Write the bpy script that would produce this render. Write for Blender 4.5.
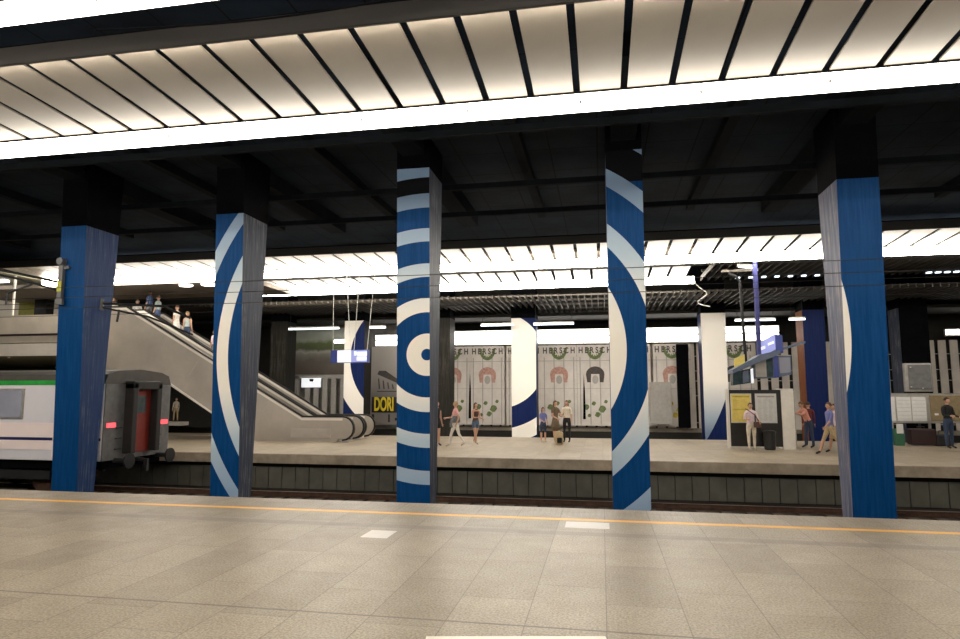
import bpy, bmesh, math, random
from mathutils import Vector, Matrix
random.seed(7)
C = bpy.context.scene
for o in list(bpy.data.objects): bpy.data.objects.remove(o)
PI = math.pi
R = math.radians

# ---------------------------------------------------------------- camera, world, exposure
cam_d = bpy.data.cameras.new('camera')
cam = bpy.data.objects.new('camera', cam_d); C.collection.objects.link(cam)
cam_d.sensor_width = 36.0
cam_d.lens = 640.0/960.0*36.0
cam_d.clip_start = 0.05; cam_d.clip_end = 300
cam.location = (0, 0, 1.95)
cam.rotation_euler = (R(90+6.5), 0, R(10.7))
C.camera = cam

world = bpy.data.worlds.new('world'); C.world = world; world.use_nodes = True
bg = world.node_tree.nodes['Background']
bg.inputs[0].default_value = (0.75, 0.85, 1.0, 1); bg.inputs[1].default_value = 0.012

STRIP = 9.3          # strength of the near lighting strips
STRIP_FAR = 30.0
TUBE = 125.0
C.view_settings.view_transform = 'Standard'
C.view_settings.look = 'None'
C.view_settings.exposure = 0.0
C.view_settings.gamma = 1.0
C.view_settings.use_curve_mapping = False

# ---------------------------------------------------------------- materials
class NT:
    def __init__(s, m):
        s.t = m.node_tree; s.n = s.t.nodes; s.l = s.t.links
        s.b = s.n['Principled BSDF']
    def new(s, ty, **k):
        n = s.n.new(ty)
        for a, v in k.items(): setattr(n, a, v)
        return n
    def put(s, sock, v):
        if hasattr(v, 'is_output'): s.l.new(v, sock)
        elif v is not None: sock.default_value = v
    def math(s, op, a, b=None, c=None):
        n = s.new('ShaderNodeMath', operation=op)
        s.put(n.inputs[0], a); s.put(n.inputs[1], b); s.put(n.inputs[2], c)
        return n.outputs[0]
    def obj(s):
        n = s.new('ShaderNodeTexCoord'); return n.outputs['Object']
    def xyz(s, v=None):
        n = s.new('ShaderNodeSeparateXYZ'); s.put(n.inputs[0], v or s.obj()); return n.outputs
    def comb(s, x, y, z):
        n = s.new('ShaderNodeCombineXYZ'); s.put(n.inputs[0], x); s.put(n.inputs[1], y); s.put(n.inputs[2], z); return n.outputs[0]
    def noise(s, scale, detail=4, vec=None, rough=0.6):
        n = s.new('ShaderNodeTexNoise'); n.inputs['Scale'].default_value = scale
        n.inputs['Detail'].default_value = detail; n.inputs['Roughness'].default_value = rough
        s.put(n.inputs['Vector'], vec or s.obj()); return n.outputs['Fac']
    def ramp(s, fac, stops, interp='LINEAR'):
        n = s.new('ShaderNodeValToRGB'); cr = n.color_ramp; cr.interpolation = interp
        while len(cr.elements) > 1: cr.elements.remove(cr.elements[-1])
        for i, (p, c) in enumerate(stops):
            e = cr.elements[0] if i == 0 else cr.elements.new(p)
            e.position = p; e.color = (c[0], c[1], c[2], 1) if hasattr(c, '__len__') else (c, c, c, 1)
        s.put(n.inputs[0], fac); return n.outputs[0]
    def mix(s, f, a, b, mode='MIX'):
        n = s.new('ShaderNodeMix', data_type='RGBA', blend_type=mode)
        s.put(n.inputs[0], f)
        s.put(n.inputs[6], (*a, 1) if isinstance(a, tuple) and len(a) == 3 else a)
        s.put(n.inputs[7], (*b, 1) if isinstance(b, tuple) and len(b) == 3 else b)
        return n.outputs[2]
    def band(s, v, lo, hi):
        return s.math('MULTIPLY', s.math('GREATER_THAN', v, lo), s.math('LESS_THAN', v, hi))
    def bump(s, h, strength=0.2, dist=0.02):
        n = s.new('ShaderNodeBump'); n.inputs['Strength'].default_value = strength
        n.inputs['Distance'].default_value = dist; s.put(n.inputs['Height'], h)
        s.l.new(n.outputs[0], s.b.inputs['Normal'])
    def col(s, v): s.put(s.b.inputs['Base Color'], v)

def base(name, c=(.5, .5, .5), rough=.5, metal=0.0):
    m = bpy.data.materials.new(name); m.use_nodes = True
    b = m.node_tree.nodes['Principled BSDF']
    b.inputs['Base Color'].default_value = (*c, 1); b.inputs['Roughness'].default_value = rough
    b.inputs['Metallic'].default_value = metal
    return m
M = {}
def mat(name, c, rough=.5, metal=0.0, var=.15, scale=6.0, bump=0.0):
    """a plain surface with slight procedural unevenness"""
    m = base(name, c, rough, metal); t = NT(m)
    f = t.noise(scale, 4)
    t.col(t.mix(t.ramp(f, [(.3, 0.), (.7, 1.)]), tuple(x*(1-var) for x in c), tuple(min(1, x*(1+var)) for x in c)))
    if bump: t.bump(f, bump)
    M[name] = m; return m
def emit(name, c, s, basec=(.8, .8, .8)):
    m = base(name, basec, .5)
    b = m.node_tree.nodes['Principled BSDF']
    b.inputs['Emission Color'].default_value = (*c, 1); b.inputs['Emission Strength'].default_value = s
    M[name] = m; return m

WARM = (1.0, .93, .82)
emit('strip_light', WARM, STRIP); emit('strip_light_far', WARM, STRIP_FAR); emit('tube', WARM, TUBE)
emit('cove_light', (1, .96, .9), 7.0); emit('cool_tube', (.85, .95, 1), 4.5)
emit('screen_white', (.9, .95, 1), .7); emit('screen_lilac', (.4, .45, 1), .35, (.35, .38, .7)); emit('screen_blue', (.05, .1, .7), .5, (.02, .04, .3))
emit('tail_lamp', (1, .1, .12), 1.5, (.6, .03, .04)); emit('marker_orange', (1, .25, .08), .25, (.8, .25, .08))
mat('panel_white', (.285, .250, .205), .45, 0, .04, 1.5)
mat('beam_brown', (.019, .016, .0135), .55, 0, .12, 1.2)
mat('black_paint', (.003, .003, .004), .8, 0, .3, 3); NT(M['black_paint']).b.inputs['Specular IOR Level'].default_value = .03
mat('girder', (.007, .009, .012), .8, 0, .3, 2); NT(M['girder']).b.inputs['Specular IOR Level'].default_value = .1
mat('dark_metal', (.02, .02, .022), .5, .3)
mat('steel', (.55, .52, .48), .35, .85, .08, 3)
mat('escalator_steel', (.44, .40, .35), .38, .35, .12, .8)
mat('escalator_edge', (.78, .74, .68), .3, .2, .05, 2)
mat('rubber', (.012, .01, .009), .35)
mat('step_metal', (.12, .12, .12), .4, .8)
mat('white_paint', (.78, .74, .67), .45, 0, .05)
mat('cream', (.62, .55, .45), .6, 0, .1, 1.5)
mat('pale_beige', (.72, .66, .58), .6, 0, .08, 1.2)
mat('olive_soffit', (.30, .28, .19), .6)
mat('soffit_brown', (.24, .20, .16), .6, 0, .1, 1)
mat('kiosk_black', (.012, .011, .01), .3, 0, .2)
mat('yellow_paper', (.78, .62, .16), .6, 0, .08, 8)
mat('white_paper', (.62, .62, .6), .6, 0, .06, 8)
mat('blue_sign', (.02, .045, .28), .35)
mat('blue_pole', (.04, .045, .20), .4)
mat('grey_blue', (.10, .13, .2), .4)
mat('glass_dark', (.05, .08, .09), .1, 0, .3)
mat('brown_board', (.20, .15, .08), .7, 0, .15, 9)
mat('frame_alu', (.45, .43, .4), .4, .7)
mat('screen_grey', (.13, .13, .13), .3, 0, .25, 5)
mat('cable_white', (.8, .78, .72), .5)
mat('concrete', (.28, .24, .19), .8, 0, .25, 2.5, .2)
mat('edge_concrete', (.33, .27, .2), .8, 0, .3, 2.0, .2)
mat('fascia_panel', (.085, .082, .065), .6, 0, .25, 1.5)
mat('ballast', (.035, .024, .018), .95, 0, .6, 18, .8)
mat('sleeper', (.06, .045, .035), .9, 0, .4, 6, .3)
mat('rail_side', (.07, .035, .022), .7, .3, .4, 5)
mat('rail_top', (.35, .28, .23), .35, .9)
mat('glass', (.30, .31, .38), .12, 0, .2, .7)
mat('coach_grey', (.66, .64, .68), .35, 0, .05, 1)
mat('coach_white', (.85, .72, .70), .35, 0, .05, 1)
mat('coach_navy', (.01, .015, .09), .35)
mat('coach_green', (.015, .30, .04), .4)
mat('coach_roof', (.05, .043, .036), .6, 0, .3, 2)
mat('gangway_rubber', (.012, .01, .01), .7)
mat('door_red', (.22, .02, .012), .5)
mat('green_ring', (.13, .17, .06), .7, 0, .45, 7)
mat('print_dark', (.06, .05, .045), .7, 0, .3, 8)
mat('print_pink', (.45, .25, .20), .7, 0, .3, 8)
mat('print_grey', (.36, .34, .31), .7, 0, .1, 8)
mat('print_yellow', (.50, .38, .03), .7, 0, .3, 10)
mat('dori_yellow', (.80, .62, .02), .5)
mat('foil', (.17, .16, .14), .3, .2, .4, 1.5)
mat('yellow_green', (.32, .32, .03), .5)
mat('red_brown', (.02, .005, .005), .6)
mat('green_bag', (.02, .10, .05), .6)
mat('marking_white', (.80, .77, .70), .4, 0, .04)
mat('tile_light', (.58, .54, .49), .3, 0, .05, 10)
mat('backing_dark', (.02, .018, .014), .9)
mat('gauge_grey', (.11, .11, .11), .5, .3)
mat('gauge_yellow', (.38, .38, .02), .5)

# platform floor: granite tiles
def floor_mat(name, near):
    m = base(name, (.4, .35, .28), .3); t = NT(m)
    x, y, z = t.xyz()
    v = t.comb(y, x, z)
    br = t.new('ShaderNodeTexBrick'); t.put(br.inputs['Vector'], v)
    br.offset = 0.37
    br.inputs['Scale'].default_value = 1.0
    br.inputs['Brick Width'].default_value = 1.36; br.inputs['Row Height'].default_value = .68
    br.inputs['Mortar Size'].default_value = .0055; br.inputs['Mortar Smooth'].default_value = .3
    br.inputs['Color1'].default_value = (.325, .270, .194, 1); br.inputs['Color2'].default_value = (.41, .345, .258, 1)
    br.inputs['Mortar'].default_value = (.19, .155, .115, 1)
    speck = t.noise(46, 2)
    sp = t.ramp(speck, [(.38, .68), (.5, .98), (.62, 1.28)])
    c = t.mix(1.0, br.outputs['Color'], sp, 'MULTIPLY')
    stain = t.ramp(t.noise(.8, 2), [(.3, .90), (.55, 1.), (.8, 1.05)])
    c = t.mix(1.0, c, stain, 'MULTIPLY')
    if near:
        c = t.mix(1.0, c, (.80, .80, .79), 'MULTIPLY')   # same granite as opposite, darkened to offset the strong near lamps
        # expansion joint, worn band and the yellow safety line
        jy = t.math('ADD', y, t.math('MULTIPLY', t.noise(.5, 1), .02))
        c = t.mix(t.math('MULTIPLY', t.band(jy, 5.60, 5.63), .9), c, (.1, .08, .06))
        c = t.mix(t.math('MULTIPLY', t.band(y, 9.15, 9.38), .5), c, (.16, .13, .10))
        wear = t.math('GREATER_THAN', t.noise(9, 4), .22)
        c = t.mix(t.math('MULTIPLY', t.band(y, 10.19, 10.34), wear), c, (.90, .46, .05))
        # rows of small tactile studs next to the edge
        dx = t.math('SUBTRACT', t.math('FRACT', t.math('MULTIPLY', x, 11.)), .5)
        dy = t.math('SUBTRACT', t.math('FRACT', t.math('MULTIPLY', y, 11.)), .5)
        d = t.math('SQRT', t.math('ADD', t.math('MULTIPLY', dx, dx), t.math('MULTIPLY', dy, dy)))
        c = t.mix(t.math('MULTIPLY', t.math('MULTIPLY', t.math('LESS_THAN', d, .26), t.band(y, 10.6, 11.1)), .35), c, (.12, .1, .08))
    t.col(c)
    t.put(t.b.inputs['Roughness'], t.ramp(t.noise(3, 2), [(.3, .36), (.7, .46)]))
    M[name] = m
floor_mat('granite_near', True); floor_mat('granite_far', False)

# dark ceiling
m = base('ceiling_dark', (.01, .012, .016), .8); t = NT(m)
x, y, z = t.xyz()
f = t.noise(.7, 5)
c = t.ramp(f, [(.35, (.006, .010, .017)), (.65, (.013, .022, .036))])
fr = t.math('FRACT', t.math('MULTIPLY', x, 1/1.21)); fy = t.math('FRACT', t.math('MULTIPLY', y, 1/1.6))
c = t.mix(t.math('MAXIMUM', t.math('LESS_THAN', fr, .03), t.math('LESS_THAN', fy, .02)), c, (.002, .002, .003))
t.col(c); t.b.inputs['Specular IOR Level'].default_value = .15; M['ceiling_dark'] = m
m = base('grille', (.05, .042, .03), .6); M['grille'] = m
t = NT(m); t.col(t.ramp(t.noise(1.2, 3), [(.3, (.035, .028, .02)), (.7, (.07, .058, .042))]))

def painted(name, rings, centre, blue=(.001, .043, .15), black_from=None, white_left=None, top_white=(.78, .73, .64), fade=None):
    """painted concrete: broad white rings (list of inner, outer radii) on blue"""
    m = base(name, blue, .42); t = NT(m)
    x, y, z = t.xyz()
    # board marks and wear of the paint
    v = t.comb(t.math('MULTIPLY', x, 14.), t.math('MULTIPLY', y, 14.), t.math('MULTIPLY', z, .55))
    streak = t.noise(1.6, 5, v)
    b = t.mix(t.ramp(streak, [(.35, 0.), (.75, 1.)]), tuple(q*.86 for q in blue), tuple(min(1, q*1.15+.006) for q in blue))
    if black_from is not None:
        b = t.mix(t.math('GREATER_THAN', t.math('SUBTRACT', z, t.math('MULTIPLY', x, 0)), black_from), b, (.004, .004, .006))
    if rings:
        dx = t.math('SUBTRACT', x, centre[0]); dz = t.math('SUBTRACT', z, centre[1])
        d = t.math('SQRT', t.math('ADD', t.math('MULTIPLY', dx, dx), t.math('MULTIPLY', dz, dz)))
        k = None
        for lo, hi in rings:
            q = t.band(d, lo, hi); k = q if k is None else t.math('MAXIMUM', k, q)
        if white_left is not None:
            k = t.math('MULTIPLY', k, t.math('GREATER_THAN', x, white_left))
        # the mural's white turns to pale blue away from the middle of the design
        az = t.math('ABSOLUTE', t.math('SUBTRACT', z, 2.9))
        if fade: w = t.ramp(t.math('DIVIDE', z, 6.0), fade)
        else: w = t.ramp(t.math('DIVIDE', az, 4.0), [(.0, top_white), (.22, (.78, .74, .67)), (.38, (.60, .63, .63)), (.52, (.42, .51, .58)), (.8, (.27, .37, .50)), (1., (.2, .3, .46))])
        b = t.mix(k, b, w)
    t.col(b)
    t.b.inputs['Specular IOR Level'].default_value = .06
    t.bump(streak, .25, .01)
    M[name] = m
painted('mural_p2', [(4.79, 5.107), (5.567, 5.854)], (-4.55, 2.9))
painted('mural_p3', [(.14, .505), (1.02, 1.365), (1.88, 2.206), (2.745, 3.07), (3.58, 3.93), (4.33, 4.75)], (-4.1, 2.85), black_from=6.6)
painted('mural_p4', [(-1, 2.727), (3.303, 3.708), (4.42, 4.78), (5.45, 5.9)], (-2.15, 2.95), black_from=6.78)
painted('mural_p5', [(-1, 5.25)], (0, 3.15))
painted('paint_blue', None, None)
NAVY = (.008, .018, .085)
painted('mural_f1', [(3.25, 4.15)], (-10.0, 3.75), NAVY, fade=[(0, (.93, .88, .80)), (1, (.93, .88, .80))])
painted('mural_f2', [(-1, 2.465), (3.5, 4.244)], (-5.85, 3.6), NAVY, fade=[(0, (.93, .88, .80)), (1, (.93, .88, .80))])
painted('mural_f3', [(-1, 10.0)], (-3.6, 4.97), NAVY, fade=[(0, (.16, .22, .32)), (.12, (.35, .42, .50)), (.42, (.93, .88, .80)), (1, (.93, .88, .80))])
painted('paint_navy', None, None, NAVY)
def worn(name, a, b, pale):
    m = base(name, a, .6); t = NT(m)
    x, y, z = t.xyz()
    v = t.comb(t.math('MULTIPLY', x, 16.), t.math('MULTIPLY', y, 16.), t.math('MULTIPLY', z, .7))
    s = t.noise(1.3, 6, v)
    p = t.noise(1.1, 5)
    c = t.mix(t.ramp(s, [(.35, 0.), (.65, 1.)]), a, b)
    c = t.mix(t.ramp(t.math('MULTIPLY', s, p), [(.28, 0.), (.38, .8)]), c, pale)
    t.col(c); t.bump(s, .5, .02); t.b.inputs['Specular IOR Level'].default_value = .15; M[name] = m
worn('worn_blue', (.012, .035, .12), (.03, .06, .15), (.12, .14, .2))
worn('worn_grey', (.03, .04, .07), (.08, .09, .12), (.2, .2, .22))
worn('worn_pale', (.08, .10, .18), (.20, .20, .26), (.34, .30, .32))
worn('worn_rust', (.20, .06, .02), (.28, .10, .04), (.35, .2, .1))
worn('worn_dark', (.012, .011, .010), (.03, .027, .02), (.05, .045, .04))

m = base('billboard_art', (.2, .2, .15), .25); t = NT(m)
x, y, z = t.xyz(); h = t.math('DIVIDE', t.math('ADD', t.math('SUBTRACT', z, .3), t.math('MULTIPLY', t.noise(1.6, 5), .6)), 2.75)
t.col(t.ramp(h, [(0., (.10, .085, .07)), (.30, (.16, .14, .12)), (.44, (.26, .25, .21)), (.50, (.40, .39, .34)), (.56, (.12, .14, .07)), (.68, (.16, .20, .08)), (.76, (.42, .46, .38)), (1., (.62, .66, .60))])); M['billboard_art'] = m
m = base('hoarding', (.4, .36, .31), .6); t = NT(m)
x, y, z = t.xyz()
c = t.ramp(t.noise(1.0, 5), [(.3, (.56, .50, .44)), (.7, (.72, .65, .58))])
t.col(c); M['hoarding'] = m
m = base('sheet', (.5, .46, .42), .5); t = NT(m)
x, y, z = t.xyz(); h = t.math('DIVIDE', z, 5.0)
c = t.ramp(t.noise(2.0, 5), [(.3, (.72, .66, .60)), (.7, (.86, .80, .74))])
t.col(c)
M['sheet'] = m
tr = t.b.inputs['Alpha']; tr.default_value = .75
m = base('grey_poster', (.3, .28, .25), .35); t = NT(m); x, y, z = t.xyz()
t.col(t.ramp(t.math('DIVIDE', z, 5.0), [(.05, (.20, .18, .16)), (.35, (.16, .15, .15)), (.6, (.34, .31, .28)), (1., (.55, .52, .48))])); M['grey_poster'] = m

# ---------------------------------------------------------------- mesh helpers
def link(o): C.collection.objects.link(o); return o
class MB:
    def __init__(s): s.v = []; s.f = []; s.m = []
    def poly(s, pts, mi=0):
        i = len(s.v); s.v += [tuple(p) for p in pts]; s.f.append(tuple(range(i, i+len(pts)))); s.m.append(mi)
    def box(s, x0, x1, y0, y1, z0, z1, mi=0):
        i = len(s.v)
        s.v += [(x, y, z) for z in (z0, z1) for y in (y0, y1) for x in (x0, x1)]
        for q in ((0, 2, 3, 1), (4, 5, 7, 6), (0, 1, 5, 4), (2, 6, 7, 3), (0, 4, 6, 2), (1, 3, 7, 5)):
            s.f.append(tuple(i+k for k in q)); s.m.append(mi)
        return s
    def prism(s, pts, axis, a, b, mi=0):
        """2D outline extruded along axis (0,1,2) from a to b"""
        def P(p, t):
            return {0: (t, p[0], p[1]), 1: (p[0], t, p[1]), 2: (p[0], p[1], t)}[axis]
        i = len(s.v); n = len(pts)
        s.v += [P(p, a) for p in pts]+[P(p, b) for p in pts]
        s.f.append(tuple(range(i, i+n))); s.f.append(tuple(range(i+2*n-1, i+n-1, -1))); s.m += [mi, mi]
        for k in range(n):
            q = (k+1) % n; s.f.append((i+k, i+n+k, i+n+q, i+q)); s.m.append(mi)
        return s
    def tube(s, pts, r, n=8, mi=0, r2=None):
        pts = [Vector(p) for p in pts]; i0 = len(s.v)
        for k, p in enumerate(pts):
            d = (pts[min(k+1, len(pts)-1)]-pts[max(k-1, 0)]).normalized()
            u = d.orthogonal().normalized() if k == 0 else (u-d*u.dot(d)).normalized()
            w = d.cross(u)
            rr = r if r2 is None else r+(r2-r)*k/(len(pts)-1)
            for a in range(n):
                an = 2*PI*a/n; s.v.append(tuple(p+(u*math.cos(an)+w*math.sin(an))*rr))
        for k in range(len(pts)-1):
            for a in range(n):
                b = (a+1) % n
                s.f.append((i0+k*n+a, i0+k*n+b, i0+(k+1)*n+b, i0+(k+1)*n+a)); s.m.append(mi)
        e = i0+(len(pts)-1)*n
        s.f.append(tuple(i0+a for a in range(n-1, -1, -1))); s.f.append(tuple(e+a for a in range(n))); s.m += [mi, mi]
        return s
    def lathe(s, prof, c=(0, 0, 0), n=16, mi=0, sy=1.0):
        i0 = len(s.v)
        for r, z in prof:
            for a in range(n):
                an = 2*PI*a/n; s.v.append((c[0]+r*math.cos(an), c[1]+sy*r*math.sin(an), c[2]+z))
        for k in range(len(prof)-1):
            for a in range(n):
                b = (a+1) % n
                s.f.append((i0+k*n+a, i0+k*n+b, i0+(k+1)*n+b, i0+(k+1)*n+a)); s.m.append(mi)
        e = i0+(len(prof)-1)*n
        s.f.append(tuple(i0+a for a in range(n-1, -1, -1))); s.f.append(tuple(e+a for a in range(n))); s.m += [mi, mi]
        return s
    def build(s, name, mats, parent=None, bevel=0, smooth=False):
        me = bpy.data.meshes.new(name); me.from_pydata(s.v, [], s.f)
        if not isinstance(mats, (list, tuple)): mats = [mats]
        for q in mats: me.materials.append(M[q] if isinstance(q, str) else q)
        for p, k in zip(me.polygons, s.m): p.material_index = k
        bm = bmesh.new(); bm.from_mesh(me); bmesh.ops.recalc_face_normals(bm, faces=bm.faces); bm.to_mesh(me); bm.free()
        if smooth:
            for p in me.polygons: p.use_smooth = True
        o = link(bpy.data.objects.new(name, me))
        if parent: o.parent = parent
        if bevel:
            b = o.modifiers.new('bevel', 'BEVEL'); b.width = bevel; b.segments = 2; b.limit_method = 'ANGLE'
        return o
def tag(o, label=None, cat=None, group=None, kind=None):
    if label: o['label'] = label
    if cat: o['category'] = cat
    if group: o['group'] = group
    if kind: o['kind'] = kind
    return o
def thing(name, label, cat, loc=(0, 0, 0), rz=0, group=None):
    o = link(bpy.data.objects.new(name, None)); o.location = loc; o.rotation_euler = (0, 0, rz); o.empty_display_size = .2
    return tag(o, label, cat, group)
def struct(name, mb, mats, **k): return tag(mb.build(name, mats, **k), kind='structure')
def copy_tree(o, parent=None):
    c = o.copy(); link(c)
    if parent: c.parent = parent
    for ch in o.children: copy_tree(ch, c)
    return c
def text(body, size, loc, rot, mt, parent, name='lettering', depth=.01, sx=1.0, bold=0):
    cu = bpy.data.curves.new(name, 'FONT'); cu.body = body; cu.size = size; cu.extrude = depth
    cu.align_x = 'CENTER'; cu.align_y = 'CENTER'; cu.offset = bold
    tmp = link(bpy.data.objects.new('tmp', cu))
    bpy.context.view_layer.update()
    me = bpy.data.meshes.new_from_object(tmp.evaluated_get(bpy.context.evaluated_depsgraph_get()))
    bpy.data.objects.remove(tmp)
    me.name = name; me.materials.clear(); me.materials.append(M[mt])
    o = link(bpy.data.objects.new(name, me)); o.location = loc; o.rotation_euler = rot; o.scale = (sx, 1, 1)
    if parent: o.parent = parent
    return o

# ================================================================ the setting
XL, XR = -40.0, 26.0
EDGE, FEDGE, FBACK, WALL = 11.24, 19.25, 28.25, 36.6
struct('floor', MB().box(-26, 18, -8, EDGE, -.30, 0), 'granite_near')
struct('platform_front', MB().box(-26, 18, EDGE-.35, EDGE-.12, -1.2, -.30), 'concrete')
b = MB().box(XL, XR, FEDGE, FBACK, -.20, 0, 0)
struct('floor_opposite', b, 'granite_far')
# concrete edge below the opposite platform and the panelled recess under it
struct('trim_1', MB().box(XL, XR, FEDGE-.02, FEDGE+.5, -.30, -.012), 'edge_concrete', bevel=.01)
b = MB(); x = XL+.2
while x < XR: b.box(x, x+.445, FEDGE+.30, FEDGE+.36, -1.12, -.45); x += .47
struct('platform_front_opposite', b, 'fascia_panel')
struct('platform_base', MB().box(XL, XR, FEDGE+.37, FBACK-.4, -1.2, -.2), 'backing_dark')
struct('track_bed', MB().box(XL, XR, EDGE-.12, FEDGE+.37, -1.35, -1.15), 'ballast')
struct('track_bed_beyond', MB().box(XL, XR, FBACK-.4, WALL, -1.35, -1.15), 'ballast')
struct('ceiling', MB().box(XL, XR, -8, WALL+1, 8.2, 8.4), 'ceiling_dark')
# girders of the dark ceiling
for i, gx in enumerate((-27.5, -22.9, -18.0, -14.03, -11.6, -9.37, -7.0, -4.44, -1.9, .61, 3.0, 5.5, 10.4, 15.3)):
    w = .28 if i % 2 else .12
    struct('ceiling_girder', MB().box(gx-w, gx+w, 10.8, 21.6, 7.75 if i % 2 else 7.95, 8.2), 'girder')
for gy in (13.2, 16.9, 19.6):
    struct('ceiling_rib', MB().box(XL, XR, gy-.06, gy+.06, 7.55, 7.7), 'girder')
# back wall: boards with dark gaps in front of a black backing
struct('wall_back', MB().box(XL, XR, WALL+.35, WALL+.5, -1.3, 8.2), 'backing_dark')
b = MB(); x = -8.9
while x < XR:
    wd = .42 if x < 6 else .36
    b.box(x, x+wd, WALL, WALL+.05, .02, 4.62); x += .54
struct('wall_boards', b, 'hoarding')
b = MB()
for z in (.3, 1.75, 2.55, 3.1, 3.9): b.box(-8.9, XR, WALL+.06, WALL+.1, z, z+.04)
struct('wall_rails', b, 'frame_alu')
struct('wall_base', MB().box(XL, XR, WALL-.45, WALL+.3, -.18, .02), 'concrete')
struct('wall_base_front', MB().box(XL, XR, WALL-.43, WALL-.4, -1.2, -.18), 'backing_dark')
struct('wall_left', MB().box(XL-.3, XL, 12, WALL, -1.2, 8.2), 'backing_dark')
# open grille ceiling over the back of the opposite platform: slats running across the tracks
b = MB(); x = XL
while x < XR: b.box(x, x+.045, 28.9, 36.4, 6.25, 6.42); x += .30
for y in (29.6, 31.2, 32.8, 34.4, 36.0): b.box(XL, XR, y, y+.06, 6.42, 6.5)
struct('ceiling_grille', b, 'grille')
b = MB(); x = 4.3
while x < XR: b.box(x, x+.045, 24.3, 28.7, 6.75, 6.95); x += .30
for y in (24.5, 26., 27.5): b.box(4.2, XR, y, y+.06, 6.95, 7.05)
struct('ceiling_grille', b, 'grille')
struct('ceiling_soffit', MB().box(-30, -14.5, 24.35, 28.2, 6.62, 6.8), 'soffit_brown')
struct('ceiling_soffit', MB().box(-16.0, 4.1, 24.35, 25.7, 7.3, 7.4), 'soffit_brown')
b = MB().box(XL, XR, 33.6, 36.5, 5.95, 6.1); struct('ceiling_bulkhead', b, 'backing_dark')

# ---------------------------------------------------------------- tracks
def rail(y, label):
    b = MB(); pr = [(-.07, 0), (.07, 0), (.07, .015), (.012, .04), (.012, .12), (.036, .14), (-.036, .14), (-.012, .12), (-.012, .04), (-.07, .015)]
    b.prism([(y+p[0], -1.10+p[1]) for p in pr], 0, XL, XR, 0)
    b.box(XL, XR, y-.034, y+.034, -.96, -.955, 1)
    return tag(b.build('rail', ['rail_side', 'rail_top']), label, 'rail')
rail(12.05, 'rail of the near track closest to the near platform edge')
rail(13.50, 'rail of the near track beside the row of pillars')
rail(16.53, 'rail of the far track just behind the row of pillars')
rail(17.97, 'rail of the far track next to the opposite platform')
sl = MB().box(-.13, .13, -1.25, 1.25, -.09, 0).build('sleeper', 'sleeper', bevel=.015)
for cy, nm in ((17.25, 'far'), (12.78, 'near')):
    for k in range(44):
        o = sl if (k == 0 and nm == 'far') else sl.copy()
        if o is not sl: link(o)
        o.location = (-18+k*.62, cy, -1.10)
        tag(o, 'dark sleeper under the rails of the %s track' % nm, 'sleeper', 'sleepers of the %s track' % nm)

# ---------------------------------------------------------------- pillars
def pillar(label, cx, w, cy, mural, side_l, side_r, ztop, zpaint, d0=.30, slope=.042, mats_front=None, zb=-1.15):
    t_ = thing('pillar', label, 'pillar', (cx, cy, zb))
    def ring(z):
        h = d0+(z+.6)*slope
        return [(-w/2, -h, z-zb), (w/2, -h, z-zb), (w/2, h, z-zb), (-w/2, h, z-zb)]
    def seg(z0, z1, mats, name):
        b = MB(); n = 12; zs = [z0+(z1-z0)*k/n for k in range(n+1)]
        rs = [ring(z) for z in zs]
        for k in range(n):
            a, c = rs[k], rs[k+1]
            for q, mi in ((0, 0), (1, 2), (2, 0), (3, 1)):
                r = (q+1) % 4
                b.poly([a[q], a[r], c[r], c[q]], mi)
        b.poly(rs[0][::-1], 1); b.poly(rs[-1], 1)
        o = b.build(name, mats, t_)
        bm = bmesh.new(); bm.from_mesh(o.data); bmesh.ops.remove_doubles(bm, verts=bm.verts, dist=1e-4); bm.to_mesh(o.data); bm.free()
        return o
    # geometry stays in the pillar's own frame; the mural coordinates are shifted below
    s = seg(zb, zpaint, [mural, side_l, side_r], 'shaft')
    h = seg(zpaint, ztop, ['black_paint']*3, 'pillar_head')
    return t_, s
def shift_mural(name, cx, zb):
    """mural coordinates are given in the station's frame: move them into the pillar's own"""
    m_ = M[name]; t = NT(m_)
    tc = [n for n in t.n if n.type == 'TEX_COORD']
    sep = [n for n in t.n if n.type == 'SEPXYZ'][0]
    ad = t.new('ShaderNodeVectorMath', operation='ADD'); ad.inputs[1].default_value = (cx, 0, zb)
    src = sep.inputs[0].links[0].from_socket
    t.l.new(src, ad.inputs[0]); t.l.new(ad.outputs[0], sep.inputs[0])
PY = 15.28
for nm, cx in (('mural_p2', -9.37), ('mural_p3', -4.44), ('mural_p4', .61), ('mural_p5', 5.53)): shift_mural(nm, cx, -1.15)
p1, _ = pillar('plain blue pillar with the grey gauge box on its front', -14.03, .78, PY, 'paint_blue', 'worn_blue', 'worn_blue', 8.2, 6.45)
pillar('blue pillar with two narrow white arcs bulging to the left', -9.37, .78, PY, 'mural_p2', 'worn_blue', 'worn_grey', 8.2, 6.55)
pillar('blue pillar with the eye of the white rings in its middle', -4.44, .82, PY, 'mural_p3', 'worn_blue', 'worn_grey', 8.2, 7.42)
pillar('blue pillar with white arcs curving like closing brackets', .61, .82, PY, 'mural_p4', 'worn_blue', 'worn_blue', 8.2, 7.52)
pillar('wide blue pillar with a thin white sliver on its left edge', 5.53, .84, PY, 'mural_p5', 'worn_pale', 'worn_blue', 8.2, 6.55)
FY = 33.1
fp = [('mural_f1', -13.03, 1.14, 'far navy pillar behind the hanging blue sign, white band across it', 'worn_dark', 5.8),
      ('mural_f2', -5.12, 1.38, 'far navy pillar with a white half disc and a white corner', 'paint_navy', 5.75),
      ('mural_f3', 5.40, 1.14, 'far pillar painted almost wholly white beside the black timetable stand', 'paint_navy', 5.8)]
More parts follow.
